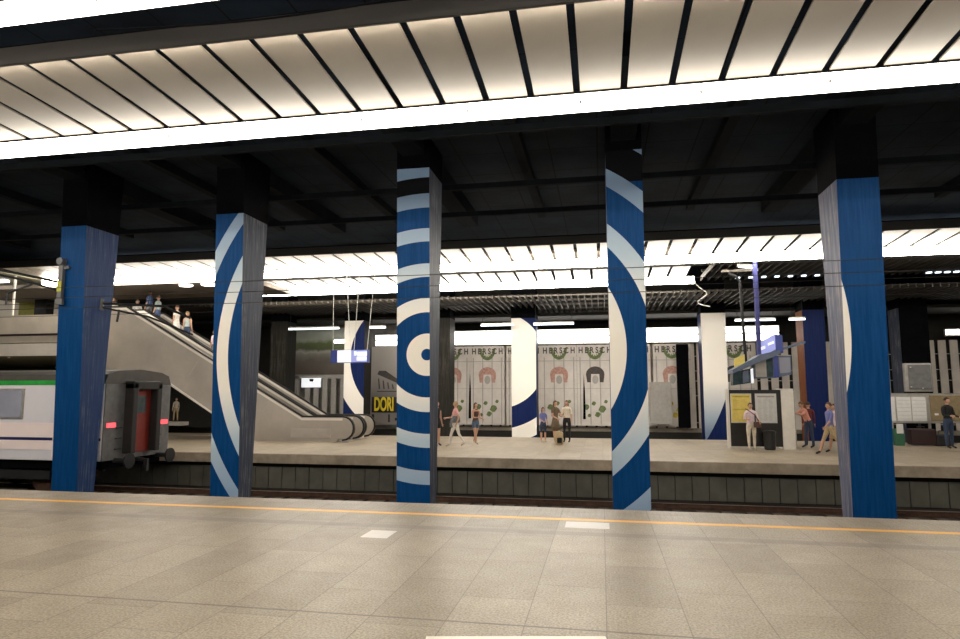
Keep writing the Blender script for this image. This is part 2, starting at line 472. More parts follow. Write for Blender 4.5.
for nm, cx, w, lb, sd, zt in fp:
    shift_mural(nm, cx if nm != 'mural_f2' else cx+.62, -1.15)
    pillar(lb, cx if nm != 'mural_f2' else -4.5+.62, w if nm != 'mural_f2' else 1.26, FY, nm, sd, sd, 8.2, zt, .5, .012)
pillar('far plain navy pillar with a rust coloured left side', 9.93, .95, FY, 'paint_navy', 'worn_rust', 'paint_navy', 8.2, 5.85, .5, .012)
pillar('far unpainted dark pillar just right of the ringed pillar', -8.1, .7, FY, 'worn_dark', 'worn_dark', 'worn_dark', 8.2, 5.85, .5, .012)
pillar('far dark pillar above the upper part of the escalators', -17.45, .95, FY, 'worn_dark', 'worn_dark', 'worn_dark', 8.2, 5.85, .5, .012)
pillar('far black pillar behind the square grey screen on the right', 14.2, 1.2, FY, 'black_paint', 'worn_grey', 'black_paint', 8.2, 5.85, .5, .012)

# ---------------------------------------------------------------- lit ceiling canopies
def canopy(label, x0, x1, ys, light, npanel=.775, depth=2.62, gap=.115):
    """dark fascia on the near side, white cross panels, luminous strip on the far side"""
    t_ = thing('light_canopy', label, 'ceiling light', (x0, ys, 6.65))
    L = x1-x0; yb = -depth
    MB().box(0, L, yb-.05, yb, .28, .56).build('fascia', 'beam_brown', t_)
    MB().box(0, L, yb-.02, yb+.30, .56, .60).build('fascia_top', 'black_paint', t_)
    MB().box(0, L, -.02, .10, .302, .325).build('strip_housing', 'dark_metal', t_)
    # luminous strip in segments
    n = max(1, round(L/1.9)); s = L/n
    first = MB().box(0.008, s-.008, -.035, .035, 0, .30).build('light_strip', light, t_)
    br = MB().box(-.02, .02, -.05, .05, .12, .18).build('clip', 'frame_alu', t_)
    for k in range(n):
        o = first if k == 0 else first.copy()
        if k: link(o); o.parent = t_
        o.location = (k*s, 0, 0)
        c = br if k == 0 else br.copy()
        if k: link(c); c.parent = t_
        c.location = (k*s, 0, 0)
    MB().tube([(0, yb+.035, .33), (L, yb+.035, .33)], .014, 6).build('hidden_tube', 'tube', t_)
    # white panels, slightly vaulted
    m_ = int(L/npanel); b = MB(); N = 10
    pts = []
    for k in range(N+1):
        q = k/N; pts.append((yb+.02+(depth-.06)*q, .455-.115*q))
    w = npanel-gap
    for k in range(N):
        (ya, za), (yc, zc) = pts[k], pts[k+1]
        b.poly([(0, ya, za), (w, ya, za), (w, yc, zc), (0, yc, zc)])
    b.poly([(0, p[0], p[1]) for p in pts]+[(0, p[0], p[1]+.03) for p in pts[::-1]])
    b.poly([(w, p[0], p[1]) for p in pts]+[(w, p[0], p[1]+.03) for p in pts[::-1]])
    for k in range(N):
        (ya, za), (yc, zc) = pts[k], pts[k+1]
        b.poly([(0, yc, zc+.03), (w, yc, zc+.03), (w, ya, za+.03), (0, ya, za+.03)])
    pn = b.build('ceiling_panel', 'panel_white', t_)
    for k in range(m_):
        o = pn if k == 0 else pn.copy()
        if k: link(o); o.parent = t_
        o.location = (k*npanel, 0, 0)
    return t_
X0 = -.29-.775*30+.04
canopy('long lit white panel canopy over the edge of the near platform', X0, X0+.775*50, 10.45, 'strip_light')
canopy('lit canopy over the near platform showing in the top left corner', X0, X0+.775*50, 6.48, 'strip_light')
canopy('lit canopy directly above where the photo is taken', X0, X0+.775*50, 2.4, 'strip_light')
canopy('lit canopy behind where the photo is taken', X0, X0+.775*50, -1.8, 'strip_light')
X1 = -24.4
canopy('first lit canopy over the opposite platform, running its whole length', X1, X1+.775*58, 24.05, 'strip_light_far', .815)
canopy('second shorter lit canopy over the opposite platform, ending above the white far pillar', -18.2, 4.06, 28.65, 'strip_light_far', .815)
# suspended cable under the top left canopy
b = MB(); pts = []
for k in range(25):
    q = k/24; x = -6.9+q*5.3
    pts.append((x, 7.35, 7.03+.22*math.sin(q*PI)*-.6+.55*max(0, q-.8)))
tag(b.tube(pts, .014, 6).build('hanging_cable', 'black_paint'), 'thin dark cable sagging along the beam in the upper left', 'cable')

# fluorescent tubes and the bright cove over the back wall
def fluo(x0, x1, y, z, label, mt='cool_tube', r=.035, group=None):
    t_ = thing('tube_lamp', label, 'lamp', (x0, y, z), group=group)
    MB().tube([(0, 0, 0), (x1-x0, 0, 0)], r, 8).build('tube', mt, t_)
    MB().box(0, x1-x0, -.06, .06, r, r+.07).build('housing', 'frame_alu', t_)
    for hx in (.1, x1-x0-.1): MB().tube([(hx, 0, r+.07), (hx, 0, 6.26-z)], .012, 6).build('hanger', 'dark_metal', t_)
    return t_
for i, (a, c) in enumerate(((-16.6, -13.7), (-12.0, -11.1), (-6.0, -4.35), (-3.3, -1.3), (6.3, 8.1), (8.7, 9.4), (10.9, 11.7))):
    fluo(a, c, 32.0, 5.35, ['tube lamp above the landscape billboard', 'tube lamp end just right of the navy white pillar behind the blue sign',
        'tube lamp above the wall left of the half disc pillar', 'tube lamp above the wall right of the half disc pillar',
        'tube lamp above the departure displays', 'tube lamp touching the rust sided pillar', 'tube lamp right of the rust sided pillar'][i])
def cove(x0, x1, z0, z1, label):
    t_ = thing('light_box', label, 'wall light', (x0, 35.7, z0)); n = max(1, round((x1-x0)/2.4)); s = (x1-x0)/n
    h = z1-z0
    for k in range(n):
        MB().box(k*s+.02, (k+1)*s-.02, 0, .05, .03, h*.44).build('lower_diffuser', 'cove_light', t_)
        MB().box(k*s+.02, (k+1)*s-.02, 0, .05, h*.56, h-.03).build('upper_diffuser', 'cove_light', t_)
    MB().box(0, x1-x0, .05, .2, -.04, h+.02).build('housing', 'frame_alu', t_)
cove(-8.7, 9.2, 4.66, 5.44, 'long bright light box running along the top of the back wall')
cove(-13.0, -11.4, 4.66, 5.3, 'bright light box above the grey poster left of the ringed pillar')
cove(-15.6, -14.9, 4.85, 5.1, 'small bright light box above the landscape billboard')
cove(14.7, 15.3, 4.80, 5.1, 'short bright light box just right of the big blue pillar')
cove(17.0, 20.0, 4.80, 5.1, 'bright light box at the right edge of the picture')
for i, yy in enumerate((23.8, 26.2)):
    t_ = thing('mezzanine_lamp', ['long lamp on the mezzanine ceiling nearer the tracks', 'long lamp on the mezzanine ceiling nearer its back wall'][i], 'lamp', (-33, yy, 6.85))
    MB().box(0, 7, -.12, .12, 0, .09).build('diffuser', 'cove_light', t_)
# small square lamps in the grille
b = MB().box(-.08, .08, -.08, .08, -.02, .03)
emit('cell_lamp', (.75, .9, 1), 2.2)
for i, (x, y) in enumerate([(5.7+k*.515, 28.0) for k in range(8)]+[(13.0+k*.33, 28.2) for k in range(4)]):
    o = b.build('square_lamp', 'cell_lamp'); o.location = (x, y, 6.72)
    left = i < 8
    tag(o, 'small square lamp in the row %s' % ('above the departure displays' if left else 'in the grille right of the big blue pillar'), 'lamp',
        'square lamps above the displays' if left else 'square lamps at the right')
for (x, y, sx, lb) in ((-17.75, 24.75, .32, 'oval soffit light left of the other one above the escalators'), (-16.6, 24.75, .40, 'oval soffit light right of the other one above the escalators'), (-15.2, 24.9, .12, 'small round soffit spot next to the second pillar')):
    b = MB().lathe([(.3*sx/.32*.9, 0), (.3*sx/.32, .02), (.3*sx/.32, .07)], (0, 0, 0), 20, 0, .8)
    o = b.build('soffit_light', 'cove_light'); o.location = (x, y, 6.56); tag(o, lb, 'lamp')
# loose tube fittings and dangling cable beyond the end of the second canopy
t_ = thing('loose_lamp_fitting', 'bare lamp fitting hanging past the end of the second canopy', 'lamp', (4.75, 26.2, 6.66))
MB().box(0, 1.35, -.05, .05, 0, .09).build('housing', 'cream', t_)
t_ = thing('loose_lamp_fitting', 'short lit lamp fitting at the top of the blue pole', 'lamp', (5.5, 25.2, 6.65), R(28))
MB().box(-.45, .35, -.05, .05, 0, .1).build('housing', 'white_paint', t_); MB().tube([(-.4, 0, -.02), (.3, 0, -.02)], .03, 8).build('tube', 'cool_tube', t_)
tag(MB().tube([(4.0, 28.3, 6.62), (4.2, 28.3, 6.4), (4.45, 28.3, 6.22), (4.5, 28.3, 6.1), (4.3, 28.3, 5.95), (4.12, 28.3, 5.82), (4.12, 28.3, 5.72), (4.35, 28.3, 5.63), (4.6, 28.3, 5.58)], .022, 6).build('dangling_cable', 'cable_white'), 'white cable dangling from the end of the second canopy', 'cable')

# ---------------------------------------------------------------- overhead wires and brackets
for y, z, r, lb in ((12.9, 4.42, .008, 'highest overhead wire above the near track'), (12.9, 4.18, .008, 'middle overhead wire above the near track'), (12.9, 3.93, .008, 'lowest overhead wire above the near track'),
                    (17.2, 4.75, .008, 'upper overhead wire above the far track'), (17.2, 4.35, .008, 'lower overhead wire above the far track')):
    tag(MB().tube([(XL, y, z), (XR, y, z)], r, 6).build('overhead_wire', 'dark_metal'), lb, 'wire')
t_ = thing('wire_bracket', 'black tubular wire bracket left of the plain blue pillar', 'bracket', (-14.42, 15.0, 5.0))
b = MB(); b.tube([(0, 0, -.08), (-.9, -.7, .12), (-2.6, -1.9, .42)], .035, 8); b.tube([(0, 0, -.32), (-.9, -.7, -.02), (-2.4, -1.9, .3)], .03, 8)
b.tube([(-.6, -.5, -.15), (-.95, -.9, -.45), (-.95, -.9, -.75)], .028, 8); b.build('arm', 'dark_metal', t_)
MB().tube([(.02, 0, -.35), (.02, 0, .05)], .06, 10).build('insulator', 'rubber', t_)
t_ = thing('wire_bracket', 'black tubular wire bracket right of the plain blue pillar', 'bracket', (-13.62, 15.4, 4.42))
b = MB(); b.tube([(0, 0, .0), (1.0, 1.2, .05), (1.5, 1.8, -.25)], .035, 8); b.tube([(0, 0, -.12), (.8, .9, -.3), (1.6, 1.8, -.75)], .026, 8); b.tube([(.3, .3, -.15), (.25, .3, -.5)], .03, 8)
b.build('arm', 'dark_metal', t_)
MB().tube([(-.04, 0, -.2), (-.04, 0, .12)], .07, 10).build('insulator', 'rubber', t_)
# gauge on the first pillar
t_ = thing('gauge_box', 'slim grey weight gauge with a yellow patch on the plain blue pillar', 'gauge', (-14.42, 14.72, 4.35))
MB().box(.06, .20, -.10, 0, .1, 1.05).build('body', 'gauge_grey', t_, bevel=.01)
MB().box(.065, .195, -.115, -.10, .30, .58).build('yellow_plate', 'gauge_yellow', t_)
MB().tube([(.13, -.16, 1.12), (.13, .0, 1.12)], .10, 14).build('pulley', 'gauge_grey', t_)
MB().box(.02, .24, -.10, -.02, -.05, .1).build('lower_bracket', 'gauge_grey', t_)
MB().box(.2, .34, -.06, 0, .92, 1.0).build('upper_bracket', 'gauge_grey', t_)
# power cable posts behind the first pillar
tag(MB().tube([(-18.6, 20.0, 0), (-18.6, 20.0, 6.3)], .05, 8).build('cable_post', 'dark_metal'), 'thin dark vertical post just left of the plain blue pillar', 'post')

# ---------------------------------------------------------------- escalators
SL = math.tan(R(29.2))
XB = -11.85; ZT = .95
def top(x): return ZT if x > XB else ZT+(XB-x)*SL
XTOP = -20.2
def bal_outline(off=0, lo=None):
    """side outline of a balustrade panel with a rounded lower end"""
    r = .42-off; cx, cz = -10.12, .53
    p = [(cx+r*math.sin(a*PI/10), cz+r*math.cos(a*PI/10)) for a in range(0, 11)]
    p = p[:9]
    return p
def escalator(label, ya, yb, clad):
    t_ = thing('escalator', label, 'escalator', (0, (ya+yb)/2, 0))
    oy = -(ya+yb)/2
    def side(y, w, outer):
        end = [(-10.12+.42*math.sin(a*PI/10), .53+.42*math.cos(a*PI/10)) for a in range(1, 10)]
        pts = [(XTOP-1.2, top(XTOP)), (XTOP, top(XTOP)), (XB, ZT), (-10.12, ZT)]+end+[(-10.3, .12), (-10.35, 0)]
        if outer: pts += [(-13.95, 0), (-18.1, 2.5), (XTOP-1.2, 2.5)]
        else: pts += [(XB, 0.02)]+[(XTOP, top(XTOP)-1.15), (XTOP-1.2, top(XTOP)-1.15)]
        MB().prism(pts, 1, y+oy, y+w+oy).build('balustrade', 'escalator_steel', t_)
        h = [(XTOP-1.2, top(XTOP)+.04), (XTOP, top(XTOP)+.04), (XB, ZT+.04), (-10.12, ZT+.04)]+[(-10.12+.46*math.sin(a*PI/10), .53+.46*math.cos(a*PI/10)) for a in range(1, 11)]
        b = MB(); ww = w*.72
        for k in range(len(h)-1):
            (xa, za), (xc, zc) = h[k], h[k+1]
            d = Vector((xc-xa, zc-za)).normalized()*.02; nx, nz = -d.y*1.6, d.x*1.6
            b.prism([(xa-d.x, za-d.y), (xc+d.x, zc+d.y), (xc+d.x+nx*-1, zc+d.y-nz), (xa-d.x-nx, za-d.y-nz)], 1, y+oy+w*.14, y+oy+w*.14+ww)
            b.prism([(xa-d.x, za-d.y), (xc+d.x, zc+d.y), (xc+d.x+nx, zc+d.y+nz), (xa-d.x+nx, za-d.y+nz)], 1, y+oy+w*.14, y+oy+w*.14+ww)
        b.build('handrail', 'rubber', t_)
        # bright edge strip below the handrail
        b = MB(); hh = [(XTOP-1.2, top(XTOP)-.02), (XTOP, top(XTOP)-.02), (XB, ZT-.02), (-10.12, ZT-.02)]
        for k in range(3):
            (xa, za), (xc, zc) = hh[k], hh[k+1]
            b.prism([(xa, za-.09), (xc, zc-.09), (xc, zc), (xa, za)], 1, y+oy-.012, y+oy+w+.012)
        b.build('edge_strip', 'escalator_edge', t_)
    side(ya, .16, clad); side(yb-.10, .10, False)
    # steps
    b = MB().box(0, .42, ya+.18+oy, yb-.12+oy, -.24, 0)
    st = b.build('step', 'step_metal', t_)
    n = 0; x = -11.4
    while x > XTOP+.3:
        o = st if n == 0 else st.copy()
        if n: link(o); o.parent = t_
        o.location = (x-.42, 0, max(.02, top(x-.2)-.75)); x -= .40; n += 1
    MB().box(-11.4, -9.9, ya+.18+oy, yb-.12+oy, 0.002, .02).build('comb_plate', 'steel', t_)
    MB().prism([(-12.2, .0), (XTOP-.2, top(XTOP)-1.25), (XTOP-.2, top(XTOP)-1.5), (-12.9, .0)], 1, ya+.18+oy, yb-.12+oy).build('truss', 'dark_metal', t_)
    if clad:
        # steel cladding seams of the outer side
        b = MB()
        for x in (-12.6, -14.2, -15.8, -17.4, -19.0):
            zb = 0 if x > -13.95 else min(2.5, (-13.95-x)*(2.5/4.15))
            b.prism([(x, zb), (x+.02, zb), (x+.9, top(x+.9)-.15), (x+.88, top(x+.88)-.15)], 1, ya+oy-.004, ya+oy)
        b.build('cladding_seam', 'frame_alu', t_)
        MB().prism([(-13.9, .0), (-18.1, 2.5), (-21.4, 2.5), (-21.4, 2.42), (-18.15, 2.42), (-13.98, -.0)], 1, ya+oy-.03, ya+oy+.02).build('lower_edge', 'escalator_edge', t_)
        MB().box(-12.3, -10.6, ya+oy-.02, ya+oy, .16, .52).build('kick_panel', 'steel', t_)
    return t_
escalator('steel clad escalator nearest the tracks', 24.20, 25.42, True)
escalator('steel escalator behind the other one, carrying the riders', 25.50, 26.72, False)
tag(MB().box(-21.3, -13.9, 26.74, 26.8, .0, .02).build('floor_strip', 'steel'), kind='structure')

# ---------------------------------------------------------------- mezzanine at the left
struct('mezzanine_floor', MB().box(XL, -21.45, 22.6, 33, 4.1, 4.3), 'concrete')
struct('mezzanine_soffit', MB().box(XL, -21.45, 22.6, 33, 3.45, 4.09), 'olive_soffit')
struct('mezzanine_fascia', MB().box(XL, -21.45, 22.45, 22.6, 3.45, 3.95), 'pale_beige')
struct('mezzanine_parapet', MB().box(XL, -21.6, 22.5, 22.65, 4.0, 5.15), 'cream')
struct('mezzanine_parapet_coping', MB().box(XL, -21.6, 22.42, 22.7, 4.28, 4.36), 'red_brown')
struct('mezzanine_wall', MB().box(XL, -24.5, 28.5, 28.7, 4.3, 8.1), 'pale_beige')
struct('mezzanine_ceiling', MB().box(XL, -24.6, 22.0, 28.5, 6.95, 7.05), 'olive_soffit')
struct('mezzanine_back_wall', MB().box(XL, -21.5, 32.8, 33, -.0, 3.5), 'backing_dark')
tag(MB().box(-29.3, -28.2, 27.6, 27.7, 5.35, 6.55).build('poster', 'yellow_green'), 'yellow green poster panel on the mezzanine at the left edge', 'poster')
t_ = thing('vending_machine', 'dark machine with a pale front on the mezzanine beside the yellow green poster', 'machine', (-27.6, 27.5, 4.3))
MB().box(-.35, .35, -.3, .3, 0, 2.3).build('body', 'kiosk_black', t_); MB().box(-.25, .25, -.33, -.3, .9, 1.4).build('display', 'screen_white', t_)
tag(MB().box(-27.0, -26.7, 27.4, 27.7, 4.3, 6.5).build('post', 'white_paint'), 'white square post on the mezzanine beside the dark machine', 'post')
tag(MB().tube([(-24.6, 22.9, 3.4), (-24.6, 22.9, 6.9)], .05, 8).build('mezzanine_post', 'white_paint'), 'pale slender post on the mezzanine corner behind the plain blue pillar', 'post')

# ---------------------------------------------------------------- coach on the far track
t_ = thing('train_coach', 'light grey passenger coach with green and navy stripes standing on the far track', 'train', (-13.75, 17.25, -.96))
L = 24.0
prof = [(-1.40, 1.0), (-1.42, 1.6), (-1.42, 3.15), (-1.30, 3.42), (-.95, 3.53), (0, 3.60), (.95, 3.53), (1.30, 3.42), (1.42, 3.15), (1.42, 1.6), (1.40, 1.0)]
MB().prism([p for p in prof if p[1] < 3.2], 0, -L, 0).build('body', 'coach_grey', t_, bevel=.02)
MB().prism([(-1.42, 3.15), (-1.30, 3.42), (-.95, 3.53), (0, 3.60), (.95, 3.53), (1.30, 3.42), (1.42, 3.15)], 0, -L, .01).build('roof', 'coach_roof', t_)
MB().box(-L, .0, -1.435, -1.42, 3.12, 3.25).build('green_stripe', 'coach_green', t_)['label'] = 'green stripe under the roof'
MB().box(-L, .0, -1.432, -1.418, 1.30, 2.05).build('white_band', 'coach_white', t_)
MB().box(-L, .0, -1.438, -1.425, 1.56, 1.64).build('navy_stripe', 'coach_navy', t_)['label'] = 'navy stripe low on the side'
for k in range(10):
    x = -2.6-k*2.15
    MB().box(x-1.5, x, -1.45, -1.415, 2.15, 3.02).build('window_frame', 'frame_alu', t_)
    MB().box(x-1.44, x-.06, -1.46, -1.45, 2.20, 2.97).build('pane', 'glass', t_)
MB().box(-1.55, -.75, -1.44, -1.415, 1.1, 3.05).build('door', 'coach_white', t_)
MB().box(-1.38, -.92, -1.455, -1.44, 2.2, 2.9).build('door_window', 'glass', t_)
MB().box(-3.72, -3.38, -1.47, -1.43, 1.88, 2.05).build('marker_plate', 'marker_orange', t_)['label'] = 'orange plate'
b = MB().box(0, .32, -.62, -.42, 1.15, 3.2).box(0, .32, .42, .62, 1.15, 3.2).box(0, .32, -.62, .62, 3.0, 3.25)
b.build('gangway_bellows', 'gangway_rubber', t_, bevel=.03)
MB().box(0, .03, -1.38, 1.38, 1.0, 3.15).build('end_wall', 'screen_grey', t_)['label'] = 'dark grey end wall'
MB().box(.03, .07, -.42, .42, 1.15, 3.0).build('end_door', 'door_red', t_)['label'] = 'red end door'
MB().box(.06, .08, -.2, .2, 2.3, 2.8).build('end_door_window', 'glass_dark', t_)
for s in (-1, 1):
    MB().box(.0, .06, s*1.12-.16, s*1.12+.16, 1.92, 2.05).build('tail_lamp', 'tail_lamp', t_)['label'] = 'red tail lamp'
    MB().tube([(0, s*.88, .98), (.45, s*.88, .98), (.47, s*.88, .98)], .07, 10).tube([(.47, s*.88, .98), (.52, s*.88, .98)], .22, 14).build('buffer', 'dark_metal', t_)
    b = MB()
    for z in (1.3, 1.6, 1.9): b.tube([(.05, s*.75, z), (.09, s*.75, z), (.09, s*.95, z), (.05, s*.95, z)], .012, 6)
    b.build('end_step', 'dark_metal', t_)
MB().tube([(0, 0, .95), (.4, 0, .9)], .06, 8).box(.3, .42, -.05, .05, .6, .95).build('coupler', 'dark_metal', t_)
MB().box(-L, -.1, -1.2, 1.2, .75, 1.0).box(-L+6, -8, -1.1, 1.1, .35, .8).build('underframe', 'black_paint', t_)
for bx in (-3.6, -L+3.6):
    bg_ = MB().box(bx-1.7, bx+1.7, -1.08, -.92, .42, .68).box(bx-1.7, bx+1.7, .92, 1.08, .42, .68).box(bx-.3, bx+.3, -1., 1., .4, .78).build('bogie', 'dark_metal', t_)
    for wx in (bx-1.25, bx+1.25):
        b = MB()
        for s in (-1, 1): b.tube([(wx, s*.72-.06, .46), (wx, s*.72+.06, .46)], .46, 24)
        b.tube([(wx, -.8, .46), (wx, .8, .46)], .08, 10); b.build('wheelset', 'rail_side', bg_)

# ---------------------------------------------------------------- adverts on the back wall
FX = (R(90), 0, 0)
def banner(x, label):
    t_ = thing('banner', label, 'banner', (x, 35.75, .15), group=None)
    w = .98
    MB().box(-w, w, 0, .012, 0, 4.40).build('sheet', 'sheet', t_)
    text('H E R S C H', .46, (0, -.03, 4.10), FX, 'print_dark', t_, sx=.76, bold=.012)
    b = MB(); N = 22
    for k in range(N):
        a0 = PI*.98+k*PI*1.04/N; a1 = PI*.98+(k+1)*PI*1.04/N; q = 1+.12*math.sin(k*2.3)
        b.prism([(.46*math.cos(a0), 4.22+.62*math.sin(a0)), (.46*math.cos(a1), 4.22+.62*math.sin(a1)),
                 (.29*q*math.cos(a1), 4.22+.40*q*math.sin(a1)), (.29*q*math.cos(a0), 4.22+.40*q*math.sin(a0))], 1, -.012, -.002)
    b.build('leaf_ring', 'green_ring', t_)
    b = MB()
    for q in range(4): b.box(-.84+q*.54, -.78+q*.54, -.002, 0, .05, 3.75)
    b.box(-w, w, -.003, 0, 3.52, 3.56).box(-w, w, -.003, 0, 2.0, 2.02).build('seam', 'print_grey', t_)
    # printed head with dark hair below
    b = MB(); N = 16; arc = [(.50*math.cos(PI*k/N), 2.78+.44*math.sin(PI*k/N)) for k in range(N+1)]
    b.prism(arc+[(-.44, 2.35), (-.24, 2.35), (-.22, 2.8), (.22, 2.8), (.24, 2.35), (.44, 2.35)], 1, -.012, -.002)
    b.build('printed_hair', random.choice(['print_dark', 'print_pink', 'print_dark']), t_)
    b = MB().prism([(.17*math.cos(2*PI*k/14), 2.5+.24*math.sin(2*PI*k/14)) for k in range(14)], 1, -.016, -.006)
    b.build('printed_face', 'print_grey', t_)
    b = MB()
    for sx, sz, r in ((-.5, 1.0, .16), (-.1, 1.2, .12), (.35, .9, .2), (.1, .6, .15), (.55, 1.3, .1), (-.35, .55, .1)):
        b.prism([(sx+r*math.cos(2*PI*k/9)*(1+.3*math.sin(k*3)), sz+r*math.sin(2*PI*k/9)) for k in range(9)], 1, -.012, -.002)
    b.build('printed_leaves', random.choice(['green_ring', 'print_yellow']), t_)
bl = ['first banner right of the dark far pillar, partly hidden by it', 'banner behind the heads of the two walking women',
      'banner mostly hidden by the half disc pillar', 'banner behind the family group standing by the pillar', 'banner directly left of the fourth near pillar',
      'banner mostly hidden by the bracket arc pillar', 'banner left of the almost white far pillar', 'banner behind the departure displays']
for i, x in enumerate((-8.1+.0, -6.33, -4.28, -2.3, -.33, 1.6, 3.74, 6.9)):
    if i == 0: x = -8.32
    if i == 5: x = 1.64
    banner(x, 'pale HERSCH '+bl[i])
# dark slits between banners, their shade drawn as flat black pieces
for x, lb in ((-7.32, 'between the first two banners'), (-.95, 'between the banners left of the fourth near pillar'), (2.2, 'right of the fourth near pillar')):
    tag(MB().prism([(x-.07, .5), (x+.07, .5), (x+.05, 2.0), (x, 3.0), (x-.04, 2.0)], 1, 35.68, 35.70).build('dark_slit', 'black_paint'), 'narrow dark slit drawn as a flat black piece '+lb, 'strip')
t_ = thing('billboard', 'glossy landscape billboard above the escalators', 'billboard', (-17.0, 35.8, 3.0))
MB().box(-1.45, 2.9, 0, .08, 0, 2.75).build('picture', 'billboard_art', t_)
b = MB().box(-1.5, 2.95, -.03, .1, -.06, 0).box(-1.5, 2.95, -.03, .1, 2.75, 2.8).box(-1.5, -1.45, -.03, .1, 0, 2.75).build('frame', 'frame_alu', t_)
t_ = thing('grey_poster', 'tall grey poster with yellow DORI lettering left of the ringed pillar', 'poster', (-11.2, 35.6, 0))
MB().box(-2.1, 1.5, 0, .06, .1, 4.6).build('sheet', 'grey_poster', t_)
MB().box(-1.9, -.2, -.03, 0, .80, 1.68).build('letter_band', 'kiosk_black', t_)
text('DORI', 1.08, (-1.16, -.05, 1.24), FX, 'dori_yellow', t_, sx=.46, bold=.03)
b = MB()
b.prism([(-1.6, 3.0), (-.3, 2.45), (-.2, 2.6), (-1.1, 3.2), (-1.5, 3.2)], 1, -.02, 0)
for k in range(4): b.prism([(-1.55+k*.28, 2.75-k*.11), (-1.49+k*.28, 2.75-k*.11), (-1.42+k*.28, 2.15), (-1.5+k*.28, 2.15)], 1, -.02, 0)
b.box(-1.6, -.3, -.02, 0, 1.98, 2.04).build('stamp_print', 'print_dark', t_)
b = MB().box(-1.9, -1.75, -.02, 0, .25, .7).box(-.9, -.8, -.02, 0, .25, .7).box(-.5, 1, -.02, 0, .35, .5).build('small_print', 'kiosk_black', t_)
# little pavilion under the billboard
t_ = thing('wall_cabinet', 'grey framed cabinet with a bright square display under the landscape billboard', 'cabinet', (-16.6, 35.3, 0))
b = MB().box(-1.2, -1.0, 0, .2, .1, 2.9).box(-1.2, 2.6, 0, .2, 2.75, 2.92)
for k in range(5): b.box(-.6+k*.55, -.3+k*.55, .1, .2, .1, 2.75)
b.build('frame', 'print_grey', t_)
MB().box(-.75, .45, -.06, 0, 2.25, 2.78).build('display', 'screen_white', t_)
MB().box(-.25, .0, -.08, -.06, 2.58, 2.74).build('display_mark', 'kiosk_black', t_)
struct('wall_section', MB().box(-19.2, -9.2, 35.9, 36.3, -.1, 6.0), 'foil')
tag(MB().box(3.95, 4.55, 35.3, 35.6, .1, 4.5).build('dark_pipe_box', 'black_paint'), 'dark upright duct on the wall left of the almost white far pillar', 'duct')
tag(MB().box(2.5, 3.6, 35.2, 35.3, .3, 2.5).build('grey_board', 'print_grey'), 'grey board leaning on the wall left of the almost white far pillar', 'board')

# ---------------------------------------------------------------- hanging signs
t_ = thing('hanging_sign', 'blue and white direction sign hung on thin cables over the escalator foot', 'sign', (-9.7, 23.6, 3.1), R(-3))
MB().box(-.75, .82, 0, .22, .0, .50).build('body', 'blue_sign', t_, bevel=.01)
MB().box(-.45, .13, -.02, 0, .02, .48).build('white_panel', 'screen_white', t_)
MB().box(.13, .35, -.02, 0, .02, .48).build('blue_panel', 'screen_lilac', t_)
MB().box(.35, .80, -.02, 0, .02, .48).build('text_panel', 'screen_lilac', t_)
b = MB().box(.26, .36, -.035, -.02, .28, .44)
for k, (a, c) in enumerate(((.40, .80), (.38, .78))):
    b.box(a, c, -.035, -.02, .27-k*.19, .42-k*.19)
b.build('sign_print', 'screen_white', t_)
b = MB()
for a, c in ((-.7, -.75), (.05, -.22), (.2, .38), (.75, 1.05)): b.tube([(a, .1, .5), (c, .1, 3.9)], .012, 5)
b.build('cable', 'cable_white', t_)
# departure displays
t_ = thing('departure_display', 'hanging cluster of blue departure displays above the timetable stand', 'display', (5.6, 24.5, 0), 0)
MB().tube([(.0, 0, 3.3), (.0, 0, 6.75)], .085, 10).build('blue_pole', 'blue_pole', t_)
MB().tube([(-.42, .2, 2.9), (-.5, .2, 6.0), (-.62, .2, 6.2), (-.9, .2, 6.35)], .055, 8).build('dark_pole', 'dark_metal', t_)
b = MB().prism([(.02, 3.20), (.55, 3.48), (.55, 4.02), (.02, 3.72)], 1, -.05, .35); sg = b.build('sign_box', 'screen_lilac', t_)
MB().prism([(.06, 3.46), (.2, 3.52), (.2, 3.62), (.06, 3.56)], 1, -.07, -.05).prism([(.3, 3.62), (.5, 3.7), (.5, 3.78), (.3, 3.7)], 1, -.07, -.05).build('sign_text', 'screen_white', sg)
MB().prism([(.555, 3.4), (.80, 3.35), (.80, 3.98), (.555, 4.03)], 1, -.05, .5).build('sign_side', 'blue_sign', t_)
MB().prism([(.3, 3.3), (1.6, 3.7), (1.6, 3.78), (.3, 3.4)], 1, .1, .4).build('bracket', 'grey_blue', t_)
b = MB().prism([(-1.0, 2.62), (.62, 3.30), (.62, 3.44), (.0, 3.30), (-1.0, 2.75)], 1, -.35, .55).build('canopy', 'grey_blue', t_)
b = MB().prism([(-.22, 2.44), (.45, 2.46), (1.02, 2.58), (1.02, 3.24), (.40, 3.26), (-.22, 3.08)], 1, -.15, .45).build('monitor_housing', 'grey_blue', t_)
MB().prism([(-.18, 2.50), (.18, 2.50), (.18, 3.14), (-.18, 3.04)], 1, -.17, -.15).build('monitor_screen', 'print_grey', t_)
MB().prism([(.18, 2.50), (.40, 2.50), (.40, 3.20), (.18, 3.14)], 1, -.17, -.15).build('monitor_screen', 'glass_dark', t_)
MB().prism([(.42, 2.46), (.58, 2.48), (.58, 3.24), (.42, 3.26)], 1, -.19, -.15).build('monitor_post', 'blue_sign', t_)
MB().prism([(.62, 2.62), (.98, 2.66), (.98, 3.18), (.62, 3.18)], 1, -.17, -.15).build('monitor_screen', 'glass', t_)
MB().prism([(-.95, 2.20), (-.28, 2.30), (-.28, 2.82), (-.95, 2.66)], 1, -.1, .4).build('small_monitor_housing', 'glass_dark', t_)
